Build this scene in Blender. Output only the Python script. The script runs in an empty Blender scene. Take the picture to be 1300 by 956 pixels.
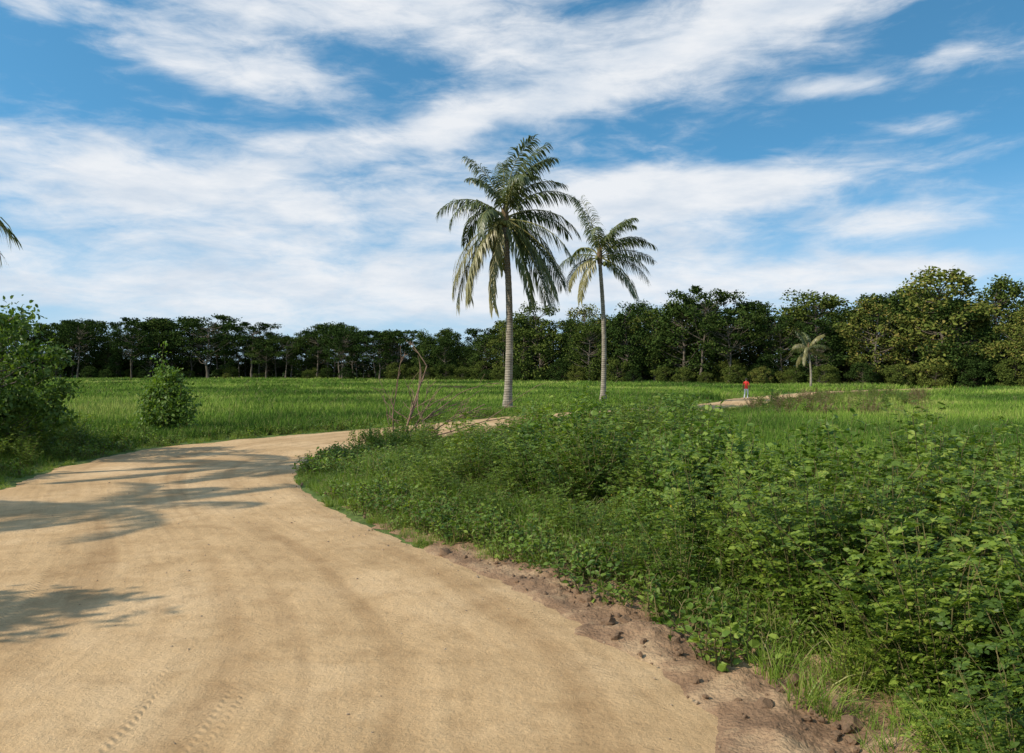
import bpy, math, random
import numpy as np
from mathutils import Vector, noise
R = np.random.default_rng(7)
random.seed(7)
scene = bpy.context.scene
pi = math.pi

# ------------------------------------------------------------------ helpers
def nrm(a):
    return a / np.maximum(np.linalg.norm(a, axis=-1, keepdims=True), 1e-9)

def build(name, parts, mats, smooth=False, link=True, uv=None):
    vs, fs, mi, off = [], [], [], 0
    for V, F, m in parts:
        V = np.asarray(V, float)
        if len(V) == 0: continue
        vs.append(V)
        F = np.asarray(F) + off
        fs.extend(F.tolist())
        mi.extend([m] * len(F))
        off += len(V)
    me = bpy.data.meshes.new(name)
    me.from_pydata(np.concatenate(vs).tolist(), [], fs)
    for m in mats: me.materials.append(m)
    me.polygons.foreach_set('material_index', np.array(mi, dtype=np.int32))
    if smooth: me.polygons.foreach_set('use_smooth', np.ones(len(fs), dtype=bool))
    if uv is not None:
        l = me.uv_layers.new(name='UVMap')
        idx = np.empty(len(me.loops), dtype=np.int32)
        me.loops.foreach_get('vertex_index', idx)
        l.data.foreach_set('uv', np.asarray(uv, np.float32)[idx].ravel())
    me.update()
    ob = bpy.data.objects.new(name, me)
    if link: scene.collection.objects.link(ob)
    return ob

def tube(pts, rad, n=6):
    pts = np.asarray(pts, float); k = len(pts)
    rad = np.broadcast_to(np.asarray(rad, float), (k,))
    T = nrm(np.gradient(pts, axis=0))
    ref = np.array([0.13, 0.97, 0.21]) if abs(T[0][1]) < .9 else np.array([1., 0, .1])
    A = nrm(np.cross(T, ref)); B = np.cross(T, A)
    a = np.arange(n) / n * 2 * pi
    V = pts[:, None] + rad[:, None, None] * (A[:, None] * np.cos(a)[None, :, None] + B[:, None] * np.sin(a)[None, :, None])
    V = V.reshape(-1, 3)
    i = np.arange(k - 1)[:, None] * n; j = np.arange(n)[None]; j2 = (j + 1) % n
    F = np.stack([i + j, i + j2, i + n + j2, i + n + j], -1).reshape(-1, 4)
    return V, F

def leafs(base, d, nn, L, W):
    n = len(base); d = nrm(d); s = nrm(np.cross(d, nn)); L = np.broadcast_to(L, (n,))[:, None]; W = np.broadcast_to(W, (n,))[:, None]
    up = nrm(np.cross(s, d))
    P = [base, base + d * L * .3 + s * W * .45 + up*W*.10, base + d * L * .7 + s * W * .4+ up*W*.08, base + d * L - up*L*.12,
         base + d * L * .7 - s * W * .4+ up*W*.08, base + d * L * .3 - s * W * .45+ up*W*.10]
    V = np.stack(P, 1).reshape(-1, 3)
    F = np.arange(n * 6).reshape(n, 6)
    return V, F

def blades(n, r, h0, h1, w, lean, rg, seg=3):
    a = rg.uniform(0, 2 * pi, n); q = r * np.sqrt(rg.uniform(0, 1, n))
    b = np.stack([np.cos(a) * q, np.sin(a) * q, np.zeros(n)], 1)
    a2 = a + rg.normal(0, .9, n); H = rg.uniform(h0, h1, n); ln = rg.uniform(.1, 1, n) * lean
    out = np.stack([np.cos(a2), np.sin(a2), np.zeros(n)], 1)
    fa = rg.uniform(0, 2 * pi, n); sd = np.stack([np.cos(fa), np.sin(fa), np.zeros(n)], 1)
    Vs = []
    for i in range(seg + 1):
        t = i / seg
        p = b + out * (H * ln * t ** 2)[:, None] + np.array([0, 0, 1]) * (H * (t - .35 * ln * t * t))[:, None]
        ww = w * (1 - t ** 1.6) * .5 + .0006
        Vs += [p - sd * ww, p + sd * ww]
    V = np.stack(Vs, 1).reshape(-1, 3)
    m = 2 * (seg + 1)
    F = np.concatenate([np.arange(n)[:, None] * m + np.array([[2 * i, 2 * i + 1, 2 * i + 3, 2 * i + 2]]) for i in range(seg)])
    return V, F

def crv(pts, n):
    p = np.array(pts, float); p = np.vstack([2 * p[0] - p[1], p, 2 * p[-1] - p[-2]])
    m = len(p) - 3; u = np.linspace(0, m - 1e-6, n); i = u.astype(int); t = (u - i)[:, None]
    a, b, c, d = p[i], p[i + 1], p[i + 2], p[i + 3]
    return .5 * (2 * b + (c - a) * t + (2 * a - 5 * b + 4 * c - d) * t ** 2 + (3 * b - a - 3 * c + d) * t ** 3)

def in_poly(P, poly):
    x, y = P[:, 0], P[:, 1]; ins = np.zeros(len(P), bool)
    for (x1, y1), (x2, y2) in zip(poly, np.roll(poly, -1, 0)):
        c = ((y1 > y) != (y2 > y))
        ins ^= c & (x < (x2 - x1) * (y - y1) / (y2 - y1 + 1e-12) + x1)
    return ins

def dist(P, line):
    D = np.full(len(P), 1e9)
    for a, b in zip(line[:-1], line[1:]):
        ab = b - a; t = np.clip(((P[:, :2] - a) @ ab) / (ab @ ab + 1e-12), 0, 1)
        D = np.minimum(D, np.linalg.norm(P[:, :2] - a - t[:, None] * ab, axis=1))
    return D

def wav(P, s, ph=0):
    x, y = P[:, 0] * s, P[:, 1] * s
    return (np.sin(x * 1.3 + 2 * np.sin(y * .7 + ph)) + np.sin(y * 1.7 + 1.5 * np.sin(x * .9 + ph * 2)) + np.sin((x + y) * .8 + ph)) / 3

# ------------------------------------------------------------------ materials
def mat(name):
    m = bpy.data.materials.new(name); m.use_nodes = True
    nt = m.node_tree; nt.nodes.clear()
    return m, nt, nt.nodes, nt.links

def N(ns, t, **k):
    n = ns.new(t)
    for a, b in k.items(): setattr(n, a, b)
    return n

def ramp(ns, stops):
    r = ns.new('ShaderNodeValToRGB'); e = r.color_ramp.elements
    e[0].position, e[0].color = stops[0][0], (*stops[0][1], 1)
    e[1].position, e[1].color = stops[-1][0], (*stops[-1][1], 1)
    for p, c in stops[1:-1]:
        x = e.new(p); x.color = (*c, 1)
    return r

def leafmat(name, stops, trans=.3, rough=.5, posn=None, spec=.35):
    m, nt, ns, lk = mat(name)
    oi = N(ns, 'ShaderNodeObjectInfo'); ge = N(ns, 'ShaderNodeNewGeometry')
    a = N(ns, 'ShaderNodeMath', operation='MULTIPLY'); a.inputs[1].default_value = .5
    lk.new(ge.outputs['Random Per Island'], a.inputs[0])
    b = N(ns, 'ShaderNodeMath', operation='MULTIPLY_ADD'); b.inputs[1].default_value = .5
    lk.new(oi.outputs['Random'], b.inputs[0]); lk.new(a.outputs[0], b.inputs[2])
    f = b.outputs[0]
    if posn:
        nz = N(ns, 'ShaderNodeTexNoise'); nz.inputs['Scale'].default_value = posn; nz.inputs['Detail'].default_value = 5
        lk.new(ge.outputs['Position'], nz.inputs['Vector'])
        c = N(ns, 'ShaderNodeMath', operation='MULTIPLY_ADD'); c.inputs[1].default_value = 4.2; c.inputs[2].default_value = -2.2
        lk.new(nz.outputs[0], c.inputs[0])
        d = N(ns, 'ShaderNodeMath', operation='ADD', use_clamp=True); lk.new(c.outputs[0], d.inputs[0]); lk.new(f, d.inputs[1]); f = d.outputs[0]
    r = ramp(ns, stops); lk.new(f, r.inputs[0])
    o = N(ns, 'ShaderNodeOutputMaterial')
    if trans == 0:
        p = N(ns, 'ShaderNodeBsdfDiffuse'); lk.new(r.outputs[0], p.inputs[0]); lk.new(p.outputs[0], o.inputs[0]); return m
    p = N(ns, 'ShaderNodeBsdfPrincipled'); p.inputs['Roughness'].default_value = rough
    p.inputs['Specular IOR Level'].default_value = spec
    lk.new(r.outputs[0], p.inputs['Base Color'])
    t = N(ns, 'ShaderNodeBsdfTranslucent')
    g = N(ns, 'ShaderNodeMixRGB', blend_type='MULTIPLY'); g.inputs[0].default_value = 1; g.inputs[2].default_value = (1.5, 1.5, .6, 1)
    lk.new(r.outputs[0], g.inputs[1]); lk.new(g.outputs[0], t.inputs[0])
    mx = N(ns, 'ShaderNodeMixShader'); mx.inputs[0].default_value = trans
    lk.new(p.outputs[0], mx.inputs[1]); lk.new(t.outputs[0], mx.inputs[2])
    lk.new(mx.outputs[0], o.inputs[0])
    return m

def noisemat(name, stops, scale=5, stretch=(1, 1, 1), rough=.9, bump=.3, bscale=None, coord='Object', bdist=.02):
    m, nt, ns, lk = mat(name)
    tc = N(ns, 'ShaderNodeTexCoord'); mp = N(ns, 'ShaderNodeMapping'); mp.inputs['Scale'].default_value = stretch
    lk.new(tc.outputs[coord], mp.inputs[0])
    nz = N(ns, 'ShaderNodeTexNoise'); nz.inputs['Scale'].default_value = scale; nz.inputs['Detail'].default_value = 8; nz.inputs['Roughness'].default_value = .6
    lk.new(mp.outputs[0], nz.inputs['Vector'])
    r = ramp(ns, stops); lk.new(nz.outputs[0], r.inputs[0])
    n2 = N(ns, 'ShaderNodeTexNoise'); n2.inputs['Scale'].default_value = bscale or scale * 4; n2.inputs['Detail'].default_value = 6
    lk.new(mp.outputs[0], n2.inputs['Vector'])
    b = N(ns, 'ShaderNodeBump'); b.inputs['Strength'].default_value = bump; b.inputs['Distance'].default_value = bdist
    lk.new(n2.outputs[0], b.inputs['Height'])
    p = N(ns, 'ShaderNodeBsdfPrincipled'); p.inputs['Roughness'].default_value = rough; p.inputs['Specular IOR Level'].default_value = .2
    lk.new(r.outputs[0], p.inputs['Base Color']); lk.new(b.outputs[0], p.inputs['Normal'])
    o = N(ns, 'ShaderNodeOutputMaterial'); lk.new(p.outputs[0], o.inputs[0])
    return m

M_shrub = leafmat('shrub_leaf', [(0, (.045, .085, .012)), (.4, (.10, .165, .022)), (.75, (.20, .28, .036)), (1, (.36, .40, .08))], .33)
M_broad = leafmat('broad_leaf', [(0, (.05, .10, .016)), (.5, (.13, .215, .03)), (1, (.32, .40, .07))], .33)
M_stem = noisemat('green_brown_stem', [(.3, (.09, .08, .03)), (.7, (.17, .14, .06))], 8)
M_flower = leafmat('yellow_flower', [(0, (.6, .42, .03)), (1, (.8, .6, .08))], .3)
M_grass = leafmat('verge_grass', [(0, (.09, .155, .024)), (.5, (.165, .26, .034)), (.85, (.28, .37, .06)), (1, (.44, .40, .17))], .3)
M_field = leafmat('field_grass', [(0, (.060, .12, .022)), (.4, (.125, .22, .034)), (.75, (.22, .33, .05)), (1, (.36, .40, .11))], 0, posn=.06)
M_rust = leafmat('dry_rust_leaf', [(0, (.11, .08, .04)), (.5, (.21, .14, .075)), (.8, (.27, .20, .10)), (1, (.17, .19, .06))], .25)
M_dry = leafmat('dry_grass', [(0, (.26, .21, .09)), (1, (.48, .40, .2))], .3)
M_tree = leafmat('tree_leaf', [(0, (.019, .036, .011)), (.5, (.040, .068, .017)), (.85, (.075, .108, .025)), (1, (.13, .15, .04))], 0)
M_treeL = leafmat('light_tree_leaf', [(0, (.045, .07, .016)), (.5, (.09, .12, .026)), (.85, (.155, .17, .038)), (1, (.26, .20, .06))], 0)
M_bark = noisemat('bark', [(.3, (.08, .065, .048)), (.7, (.2, .165, .13))], 3, (1, 1, .3), bump=.6)
M_palmL = leafmat('palm_leaflet', [(0, (.055, .075, .026)), (.5, (.115, .14, .046)), (.8, (.20, .21, .075)), (1, (.34, .32, .14))], .25, rough=.40, spec=.6)
M_palmY = leafmat('old_sunlit_palm_leaflet', [(0, (.16, .15, .06)), (.5, (.30, .27, .12)), (1, (.48, .42, .22))], .25, rough=.42, spec=.5)  # yellowed old leaflets; also paints sunlight onto the left-hanging fronds
M_rachis = noisemat('palm_rachis', [(.3, (.18, .18, .06)), (.7, (.33, .30, .12))], 4)
M_fiber = noisemat('palm_fibre', [(.3, (.09, .06, .035)), (.7, (.22, .15, .08))], 8)
M_nut = noisemat('coconut_husk', [(.3, (.10, .13, .03)), (.7, (.22, .2, .07))], 3, rough=.5)
M_twig = noisemat('dead_twig', [(.3, (.13, .08, .055)), (.7, (.30, .20, .14))], 6)
M_clod = noisemat('earth_clod', [(.25, (.14, .085, .05)), (.75, (.33, .215, .135))], 14, bump=.6)
M_pebble = noisemat('pebble', [(.3, (.28, .2, .13)), (.7, (.45, .34, .23))], 10)

def trunkmat():
    m, nt, ns, lk = mat('palm_trunk_bark')
    tc = N(ns, 'ShaderNodeTexCoord')
    w = N(ns, 'ShaderNodeTexWave', wave_type='BANDS', bands_direction='Z'); w.inputs['Scale'].default_value = 2.2; w.inputs['Distortion'].default_value = 1.6
    w.inputs['Detail'].default_value = 4; w.inputs['Detail Scale'].default_value = 3
    lk.new(tc.outputs['Object'], w.inputs[0])
    nz = N(ns, 'ShaderNodeTexNoise'); nz.inputs['Scale'].default_value = 2.5; nz.inputs['Detail'].default_value = 7
    lk.new(tc.outputs['Object'], nz.inputs['Vector'])
    r = ramp(ns, [(.25, (.14, .115, .085)), (.5, (.29, .245, .185)), (.75, (.43, .37, .295))]); lk.new(nz.outputs[0], r.inputs[0])
    r2 = ramp(ns, [(.0, (.5, .5, .5)), (.35, (1, 1, 1))]); lk.new(w.outputs[0], r2.inputs[0])
    mm = N(ns, 'ShaderNodeMixRGB', blend_type='MULTIPLY'); mm.inputs[0].default_value = .8
    lk.new(r.outputs[0], mm.inputs[1]); lk.new(r2.outputs[0], mm.inputs[2])
    b = N(ns, 'ShaderNodeBump'); b.inputs['Strength'].default_value = .6; b.inputs['Distance'].default_value = .03; lk.new(w.outputs[0], b.inputs['Height'])
    p = N(ns, 'ShaderNodeBsdfPrincipled'); p.inputs['Roughness'].default_value = .9
    lk.new(mm.outputs[0], p.inputs['Base Color']); lk.new(b.outputs[0], p.inputs['Normal'])
    o = N(ns, 'ShaderNodeOutputMaterial'); lk.new(p.outputs[0], o.inputs[0])
    return m
M_trunk = trunkmat()

def roadmat():
    m, nt, ns, lk = mat('sandy_dirt_road')
    uv = N(ns, 'ShaderNodeUVMap'); tc = N(ns, 'ShaderNodeTexCoord')
    def nz(vec, sc, stretch=None, det=6, ro=.6, dis=0):
        n = N(ns, 'ShaderNodeTexNoise'); n.inputs['Scale'].default_value = sc; n.inputs['Detail'].default_value = det; n.inputs['Roughness'].default_value = ro; n.inputs['Distortion'].default_value = dis
        if stretch:
            mp = N(ns, 'ShaderNodeMapping'); mp.inputs['Scale'].default_value = stretch; lk.new(vec, mp.inputs[0]); vec = mp.outputs[0]
        lk.new(vec, n.inputs['Vector']); return n.outputs[0]
    O = tc.outputs['Object']; U = uv.outputs[0]
    big = nz(O, .45); streak = nz(U, 1, (1.3, .09, 1), 4, .5, .4); fine = nz(O, 40, None, 8, .7); streak2 = nz(U, 1, (6, .3, 1), 3, .5, .5); mott = nz(O, 2.2, None, 8, .65)
    r1 = ramp(ns, [(.3, (.47, .31, .16)), (.5, (.59, .40, .215)), (.7, (.67, .475, .275))]); lk.new(big, r1.inputs[0])
    r2 = ramp(ns, [(.32, (.80, .765, .73)), (.48, (.985, .98, .97)), (.7, (1.05, 1.05, 1.05))]); lk.new(streak, r2.inputs[0])
    r3 = ramp(ns, [(.3, (.86, .84, .82)), (.6, (1.05, 1.05, 1.05))]); lk.new(fine, r3.inputs[0])
    r4 = ramp(ns, [(.33, (.94, .93, .92)), (.55, (1.01, 1.01, 1.01))]); lk.new(streak2, r4.inputs[0])
    r5 = ramp(ns, [(.33, (.84, .815, .79)), (.52, (1.03, 1.03, 1.03))]); lk.new(mott, r5.inputs[0])
    c = r1.outputs[0]
    for r in (r2, r3, r4, r5):
        x = N(ns, 'ShaderNodeMixRGB', blend_type='MULTIPLY'); x.inputs[0].default_value = 1; lk.new(c, x.inputs[1]); lk.new(r.outputs[0], x.inputs[2]); c = x.outputs[0]
    sx = N(ns, 'ShaderNodeSeparateXYZ'); lk.new(U, sx.inputs[0])
    def mth(op, a, b=None, cc=None, clamp=False):
        n = N(ns, 'ShaderNodeMath', operation=op, use_clamp=clamp)
        for i, v in enumerate((a, b, cc)):
            if v is None: continue
            if isinstance(v, (int, float)): n.inputs[i].default_value = v
            else: lk.new(v, n.inputs[i])
        return n.outputs[0]
    vv = sx.outputs[1]
    lanes = None
    for c0, wd, fq in ((2.2, .10, .05), (3.6, .09, .075), (5.2, .11, .06), (5.9, .05, .11), (7.6, .09, .045)):
        wob = nz(U, 1, (0, fq, 1), 1)
        uu = mth('ADD', sx.outputs[0], mth('MULTIPLY', wob, 3.2))
        dlt = mth('ABSOLUTE', mth('SUBTRACT', uu, c0))
        l = mth('MULTIPLY', mth('SUBTRACT', wd, dlt, clamp=True), 1 / wd, clamp=True)
        l = mth('MINIMUM', mth('MULTIPLY', l, 4), 1)
        lanes = l if lanes is None else mth('MAXIMUM', lanes, l)
    tread = mth('SINE', mth('ADD', mth('MULTIPLY', vv, 75), mth('MULTIPLY', mth('SINE', mth('MULTIPLY', sx.outputs[0], 60)), 1.2)))
    patchy = mth('MULTIPLY', mth('SUBTRACT', nz(U, 1, (.8, .35, 1), 4), .47, clamp=True), 5, clamp=True)
    tl = mth('MULTIPLY', lanes, patchy)
    tcol = mth('SUBTRACT', 1, mth('MULTIPLY', tl, mth('MULTIPLY_ADD', tread, .05, .08)))
    x = N(ns, 'ShaderNodeMixRGB', blend_type='MULTIPLY'); x.inputs[0].default_value = 1; lk.new(c, x.inputs[1])
    cb = N(ns, 'ShaderNodeCombineXYZ'); [lk.new(tcol, cb.inputs[i]) for i in range(3)]; lk.new(cb.outputs[0], x.inputs[2]); c = x.outputs[0]
    h = mth('ADD', mth('MULTIPLY', fine, .5), mth('ADD', mth('MULTIPLY', streak2, .22), mth('MULTIPLY', mth('MULTIPLY', tl, tread), .2)))
    h = mth('ADD', h, mth('MULTIPLY', streak, .7))
    h = mth('ADD', h, mth('MULTIPLY', nz(O, 8, None, 6), .9))
    h = mth('ADD', h, mth('MULTIPLY', mott, .8))
    b = N(ns, 'ShaderNodeBump'); b.inputs['Strength'].default_value = .7; b.inputs['Distance'].default_value = .035; lk.new(h, b.inputs['Height'])
    p = N(ns, 'ShaderNodeBsdfPrincipled'); p.inputs['Roughness'].default_value = .95; p.inputs['Specular IOR Level'].default_value = .1
    lk.new(c, p.inputs['Base Color']); lk.new(b.outputs[0], p.inputs['Normal'])
    o = N(ns, 'ShaderNodeOutputMaterial'); lk.new(p.outputs[0], o.inputs[0])
    return m
M_road = roadmat()

# ------------------------------------------------------------------ road + ground
pairs = [((1.9, -8), (-6.5, -8)), ((1.75, 0), (-7.2, 0)), ((1.5, 4), (-7.8, 5)), ((1.25, 6.3), (-8.2, 7.5)), ((.33, 8.37), (-8.8, 10)),
         ((-.62, 9.9), (-9.3, 12)), ((-1.8, 11.55), (-9.8, 14)), ((-3.0, 13.5), (-10.26, 16)), ((-4.4, 16.5), (-10.9, 18.7)),
         ((-5.15, 19.1), (-11.15, 21.7)), ((-5.15, 21.8), (-10.9, 24.5)), ((-4.6, 24.2), (-9.5, 27.2)), ((-3.3, 27.0), (-7.6, 30)),
         ((-1.4, 29.3), (-5.6, 32.8)), ((.4, 31.8), (-3.2, 36.4)), ((2.6, 35), (-.4, 40.6)), ((5.6, 39.6), (2.9, 44.8)),
         ((9.5, 44.6), (7.2, 49.4)), ((16, 53.2), (14.4, 58)), ((21.5, 64), (18.3, 66.5)), ((29, 74.5), (26.5, 78)), ((37.5, 85.6), (35.5, 89.5)), ((60, 104), (59, 108))]
NI = 900
I = crv([p[0] for p in pairs], NI); O = crv([p[1] for p in pairs], NI)
roadpoly = np.vstack([I[::6], O[::6][::-1]])
Il, Ol = I[::6], O[::6]
NA = 40
C = (I + O) / 2; along = np.concatenate([[0], np.cumsum(np.linalg.norm(np.diff(C, axis=0), axis=1))])
V = []; UV = []
for i in range(NI):
    w = np.linalg.norm(O[i] - I[i]); D_ = (O[i] - I[i]) / w
    ji = noise.noise(Vector((along[i] * 1.1, 3, 0))) * .22 + noise.noise(Vector((along[i] * 5, 7, 0))) * .08
    jo = noise.noise(Vector((along[i] * .9, 13, 0))) * .35 + noise.noise(Vector((along[i] * 4, 17, 0))) * .1
    for j in range(NA + 1):
        t = j / NA; q = t * w
        q2 = q + ji * max(0, 1 - q / .6) + jo * max(0, 1 - (w - q) / .8)
        p = I[i] + D_ * q2
        z = .030 + .012 * noise.noise(Vector((q * 1.1, along[i] * .10, 1))) + .008 * noise.noise(Vector((p[0] * 1.5, p[1] * 1.5, 4)))
        e = min(t, 1 - t) * w
        z = .005 + (z - .005) * min(1, e / .35)
        V.append((p[0], p[1], z)); UV.append((q2, along[i]))
i = np.arange(NI - 1)[:, None] * (NA + 1); j = np.arange(NA)[None]
F = np.stack([i + j + 1, i + j, i + NA + 1 + j, i + NA + 2 + j], -1).reshape(-1, 4)
build('dirt_road', [(V, F, 0)], [M_road], smooth=True, uv=UV)

M_ground = noisemat('grassy_ground', [(.3, (.07, .095, .03)), (.5, (.11, .16, .035)), (.7, (.17, .21, .055))], .6, bump=.8, bscale=6, bdist=.1)
g = 3000
build('ground', [([(-g, -g, 0), (g, -g, 0), (g, g, 0), (-g, g, 0)], [(0, 1, 2, 3)], 0)], [M_ground])

M_verge = noisemat('bare_earth', [(.25, (.15, .085, .048)), (.5, (.29, .18, .105)), (.72, (.5, .35, .205))], 2.2, bump=.9, bscale=30, bdist=.03)
sel = I[(I[:, 1] > -1) & (I[:, 1] < 14)]
sel = crv(sel[::6], 620)
T = nrm(np.gradient(sel, axis=0)); nr = np.stack([T[:, 1], -T[:, 0]], 1)
V = []
NV = 60
for k in range(620):
    for j in range(NV + 1):
        wv_ = noise.noise(Vector((sel[k][0] * .9, sel[k][1] * .9, 8))) * .35 + noise.noise(Vector((sel[k][0] * 3, sel[k][1] * 3, 8))) * .14 + noise.noise(Vector((sel[k][0] * 9, sel[k][1] * 9, 8))) * .06
        q = -.15 + wv_ + 2.0 * j / NV + max(0, sel[k][1] - 9) * .08
        p = sel[k] + nr[k] * q
        n1 = noise.fractal(Vector((p[0] * 2.2, p[1] * 2.2, 2)), 1, 2, 5)
        n2 = noise.noise(Vector((p[0] * 11, p[1] * 11, 5)))
        amp = min(1, max(0, (j / NV * 2.0) / .5))
        near = 1 if sel[k][1] < 10 else max(.25, 1 - (sel[k][1] - 10) * .2)
        z = .034 + amp * near * (.02 + .065 * n1 + .035 * max(0, n2) + .025 * abs(noise.noise(Vector((p[0] * 25, p[1] * 25, 1)))))
        z = max(.02, z) if j > 3 else .004 + .01 * j
        V.append((p[0], p[1], z))
i = np.arange(619)[:, None] * (NV + 1); j = np.arange(NV)[None]
F = np.stack([i + j, i + j + 1, i + NV + 2 + j, i + NV + 1 + j], -1).reshape(-1, 4)
build('earth_verge', [(V, F, 0)], [M_verge], smooth=True)

# ------------------------------------------------------------------ scatter via geometry nodes
def scatter(name, protos, P, scl3, idx, rot=None, tilt=.12):
    n = len(P)
    me = bpy.data.meshes.new(name); me.from_pydata(np.asarray(P, float).tolist(), [], [])
    if rot is None:
        rot = np.stack([R.normal(0, tilt, n), R.normal(0, tilt, n), R.uniform(0, 2 * pi, n)], 1)
    scl3 = np.asarray(scl3, float)
    if scl3.ndim == 1: scl3 = np.repeat(scl3[:, None], 3, 1)
    me.attributes.new('rot', 'FLOAT_VECTOR', 'POINT').data.foreach_set('vector', rot.astype(np.float32).ravel())
    me.attributes.new('scl', 'FLOAT_VECTOR', 'POINT').data.foreach_set('vector', scl3.astype(np.float32).ravel())
    me.attributes.new('pidx', 'INT', 'POINT').data.foreach_set('value', np.asarray(idx, np.int32))
    ob = bpy.data.objects.new(name, me); scene.collection.objects.link(ob)
    col = bpy.data.collections.new(name + '_variants')
    for p in protos:
        if p.name not in col.objects: col.objects.link(p)
    ng = bpy.data.node_groups.new(name + '_scatter', 'GeometryNodeTree')
    ng.interface.new_socket('Geometry', in_out='INPUT', socket_type='NodeSocketGeometry')
    ng.interface.new_socket('Geometry', in_out='OUTPUT', socket_type='NodeSocketGeometry')
    ns, lk = ng.nodes, ng.links
    gi, go = ns.new('NodeGroupInput'), ns.new('NodeGroupOutput')
    ci = ns.new('GeometryNodeCollectionInfo'); ci.inputs['Collection'].default_value = col
    ci.inputs['Separate Children'].default_value = True; ci.inputs['Reset Children'].default_value = True
    ip = ns.new('GeometryNodeInstanceOnPoints'); ip.inputs['Pick Instance'].default_value = True
    def att(nm, dt):
        a = ns.new('GeometryNodeInputNamedAttribute'); a.data_type = dt; a.inputs['Name'].default_value = nm
        return a.outputs['Attribute']
    lk.new(gi.outputs[0], ip.inputs['Points']); lk.new(ci.outputs[0], ip.inputs['Instance'])
    lk.new(att('pidx', 'INT'), ip.inputs['Instance Index'])
    e = ns.new('FunctionNodeEulerToRotation'); lk.new(att('rot', 'FLOAT_VECTOR'), e.inputs[0]); lk.new(e.outputs[0], ip.inputs['Rotation'])
    lk.new(att('scl', 'FLOAT_VECTOR'), ip.inputs['Scale']); lk.new(ip.outputs[0], go.inputs[0])
    md = ob.modifiers.new('scatter', 'NODES'); md.node_group = ng
    return ob

def pinnate_shrub(nm, rg, stems=20, H=1.2, leafmat_=M_shrub, LL=.046, flowers=0, spread=.55, simple=False):
    parts = []; B, D, NN, LN = [], [], [], []; FB = []
    for s in range(stems):
        az = rg.uniform(0, 2 * pi); ln = rg.uniform(.45, 1.15) * H; lean = rg.uniform(.05, spread)
        k = 9; t = np.linspace(0, 1, k)
        o = np.array([math.cos(az), math.sin(az), 0]); r0 = rg.uniform(0, .18)
        pts = o * (r0 + lean * ln * t ** 1.3)[:, None] + np.array([0, 0, 1]) * (ln * (t - .25 * lean * t * t))[:, None] + rg.normal(0, .012, (k, 3)) * t[:, None]
        parts.append((*tube(pts, np.linspace(.006, .0025, k), 3), 1))
        m = int(ln * (15 if not simple else 28))
        for q in range(m):
            tt = .15 + .85 * (q + rg.uniform(0, 1)) / m; x = tt * (k - 1); a = min(int(x), k - 2); p = pts[a] + (pts[a + 1] - pts[a]) * (x - a)
            la = q * 2.4 + rg.uniform(-.4, .4)
            d = np.array([math.cos(la), math.sin(la), rg.uniform(.0, .7)]); d /= np.linalg.norm(d)
            if simple:
                B.append(p); D.append(d + rg.normal(0, .25, 3)); NN.append(np.array([0, 0, 1.]) + rg.normal(0, .4, 3)); LN.append(LL * rg.uniform(.6, 1.3)); continue
            rl = rg.uniform(.10, .18) * (1.15 - .4 * tt); side = np.cross(d, [0, 0, 1.]); side /= np.linalg.norm(side) + 1e-6
            un = np.cross(side, d); npair = 4
            for u in range(npair):
                b = p + d * rl * (.25 + .75 * u / (npair - 1)) - np.array([0, 0, .25]) * rl * (u / npair) ** 2
                for sg in (-1, 1):
                    B.append(b); D.append(side * sg + d * .55 + rg.normal(0, .12, 3)); NN.append(un + rg.normal(0, .3, 3)); LN.append(LL * rg.uniform(.8, 1.2) * (.75 + .35 * u / npair))
        if rg.uniform() < flowers:
            FB.append(pts[-1] + rg.normal(0, .03, 3))
    B, D, NN, LN = map(np.array, (B, D, NN, LN))
    parts.append((*leafs(B, D, NN, LN, LN * (.62 if not simple else .66)), 0))
    if FB:
        FB = np.repeat(np.array(FB), 4, 0); d = rg.normal(0, 1, FB.shape)
        parts.append((*leafs(FB, d, rg.normal(0, 1, FB.shape), .016, .012), 2))
    return build(nm, parts, [leafmat_, M_stem, M_flower], link=False)

shr = [pinnate_shrub('shrub_variant_%02d' % k, np.random.default_rng(100 + k), stems=17, LL=.052, flowers=(.06 if k == 1 else 0)) for k in range(5)]
shr += [pinnate_shrub('shrub_variant_%02d' % (5 + k), np.random.default_rng(120 + k), stems=15, leafmat_=M_broad, LL=.095, simple=True, spread=.5) for k in range(2)]
rust = [pinnate_shrub('rust_shrub_variant_%02d' % k, np.random.default_rng(140 + k), stems=14, leafmat_=M_rust, LL=.08, simple=True, spread=.7) for k in range(2)]
weeds = [pinnate_shrub('weed_variant_%02d' % k, np.random.default_rng(150 + k), stems=12, H=.32, leafmat_=M_broad, LL=.055, simple=True, spread=.9) for k in range(3)]
def tuft(nm, n, r, h0, h1, w, lean, seed, m=M_grass, dry=0):
    rg = np.random.default_rng(seed); parts = [(*blades(n, r, h0, h1, w, lean, rg), 0)]
    if dry: parts.append((*blades(dry, r, h0, h1 * 1.1, w * .7, lean, rg), 1))
    return build(nm, parts, [m, M_dry], link=False)
gr = [tuft('verge_grass_variant_%02d' % k, 60, .16, .15, .5, .012, .9, 200 + k, dry=7) for k in range(4)]
fg = [tuft('field_grass_variant_%02d' % k, 100, .45, .14, .36, .016, .45, 220 + k, m=M_field, dry=3) for k in range(4)]

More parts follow.
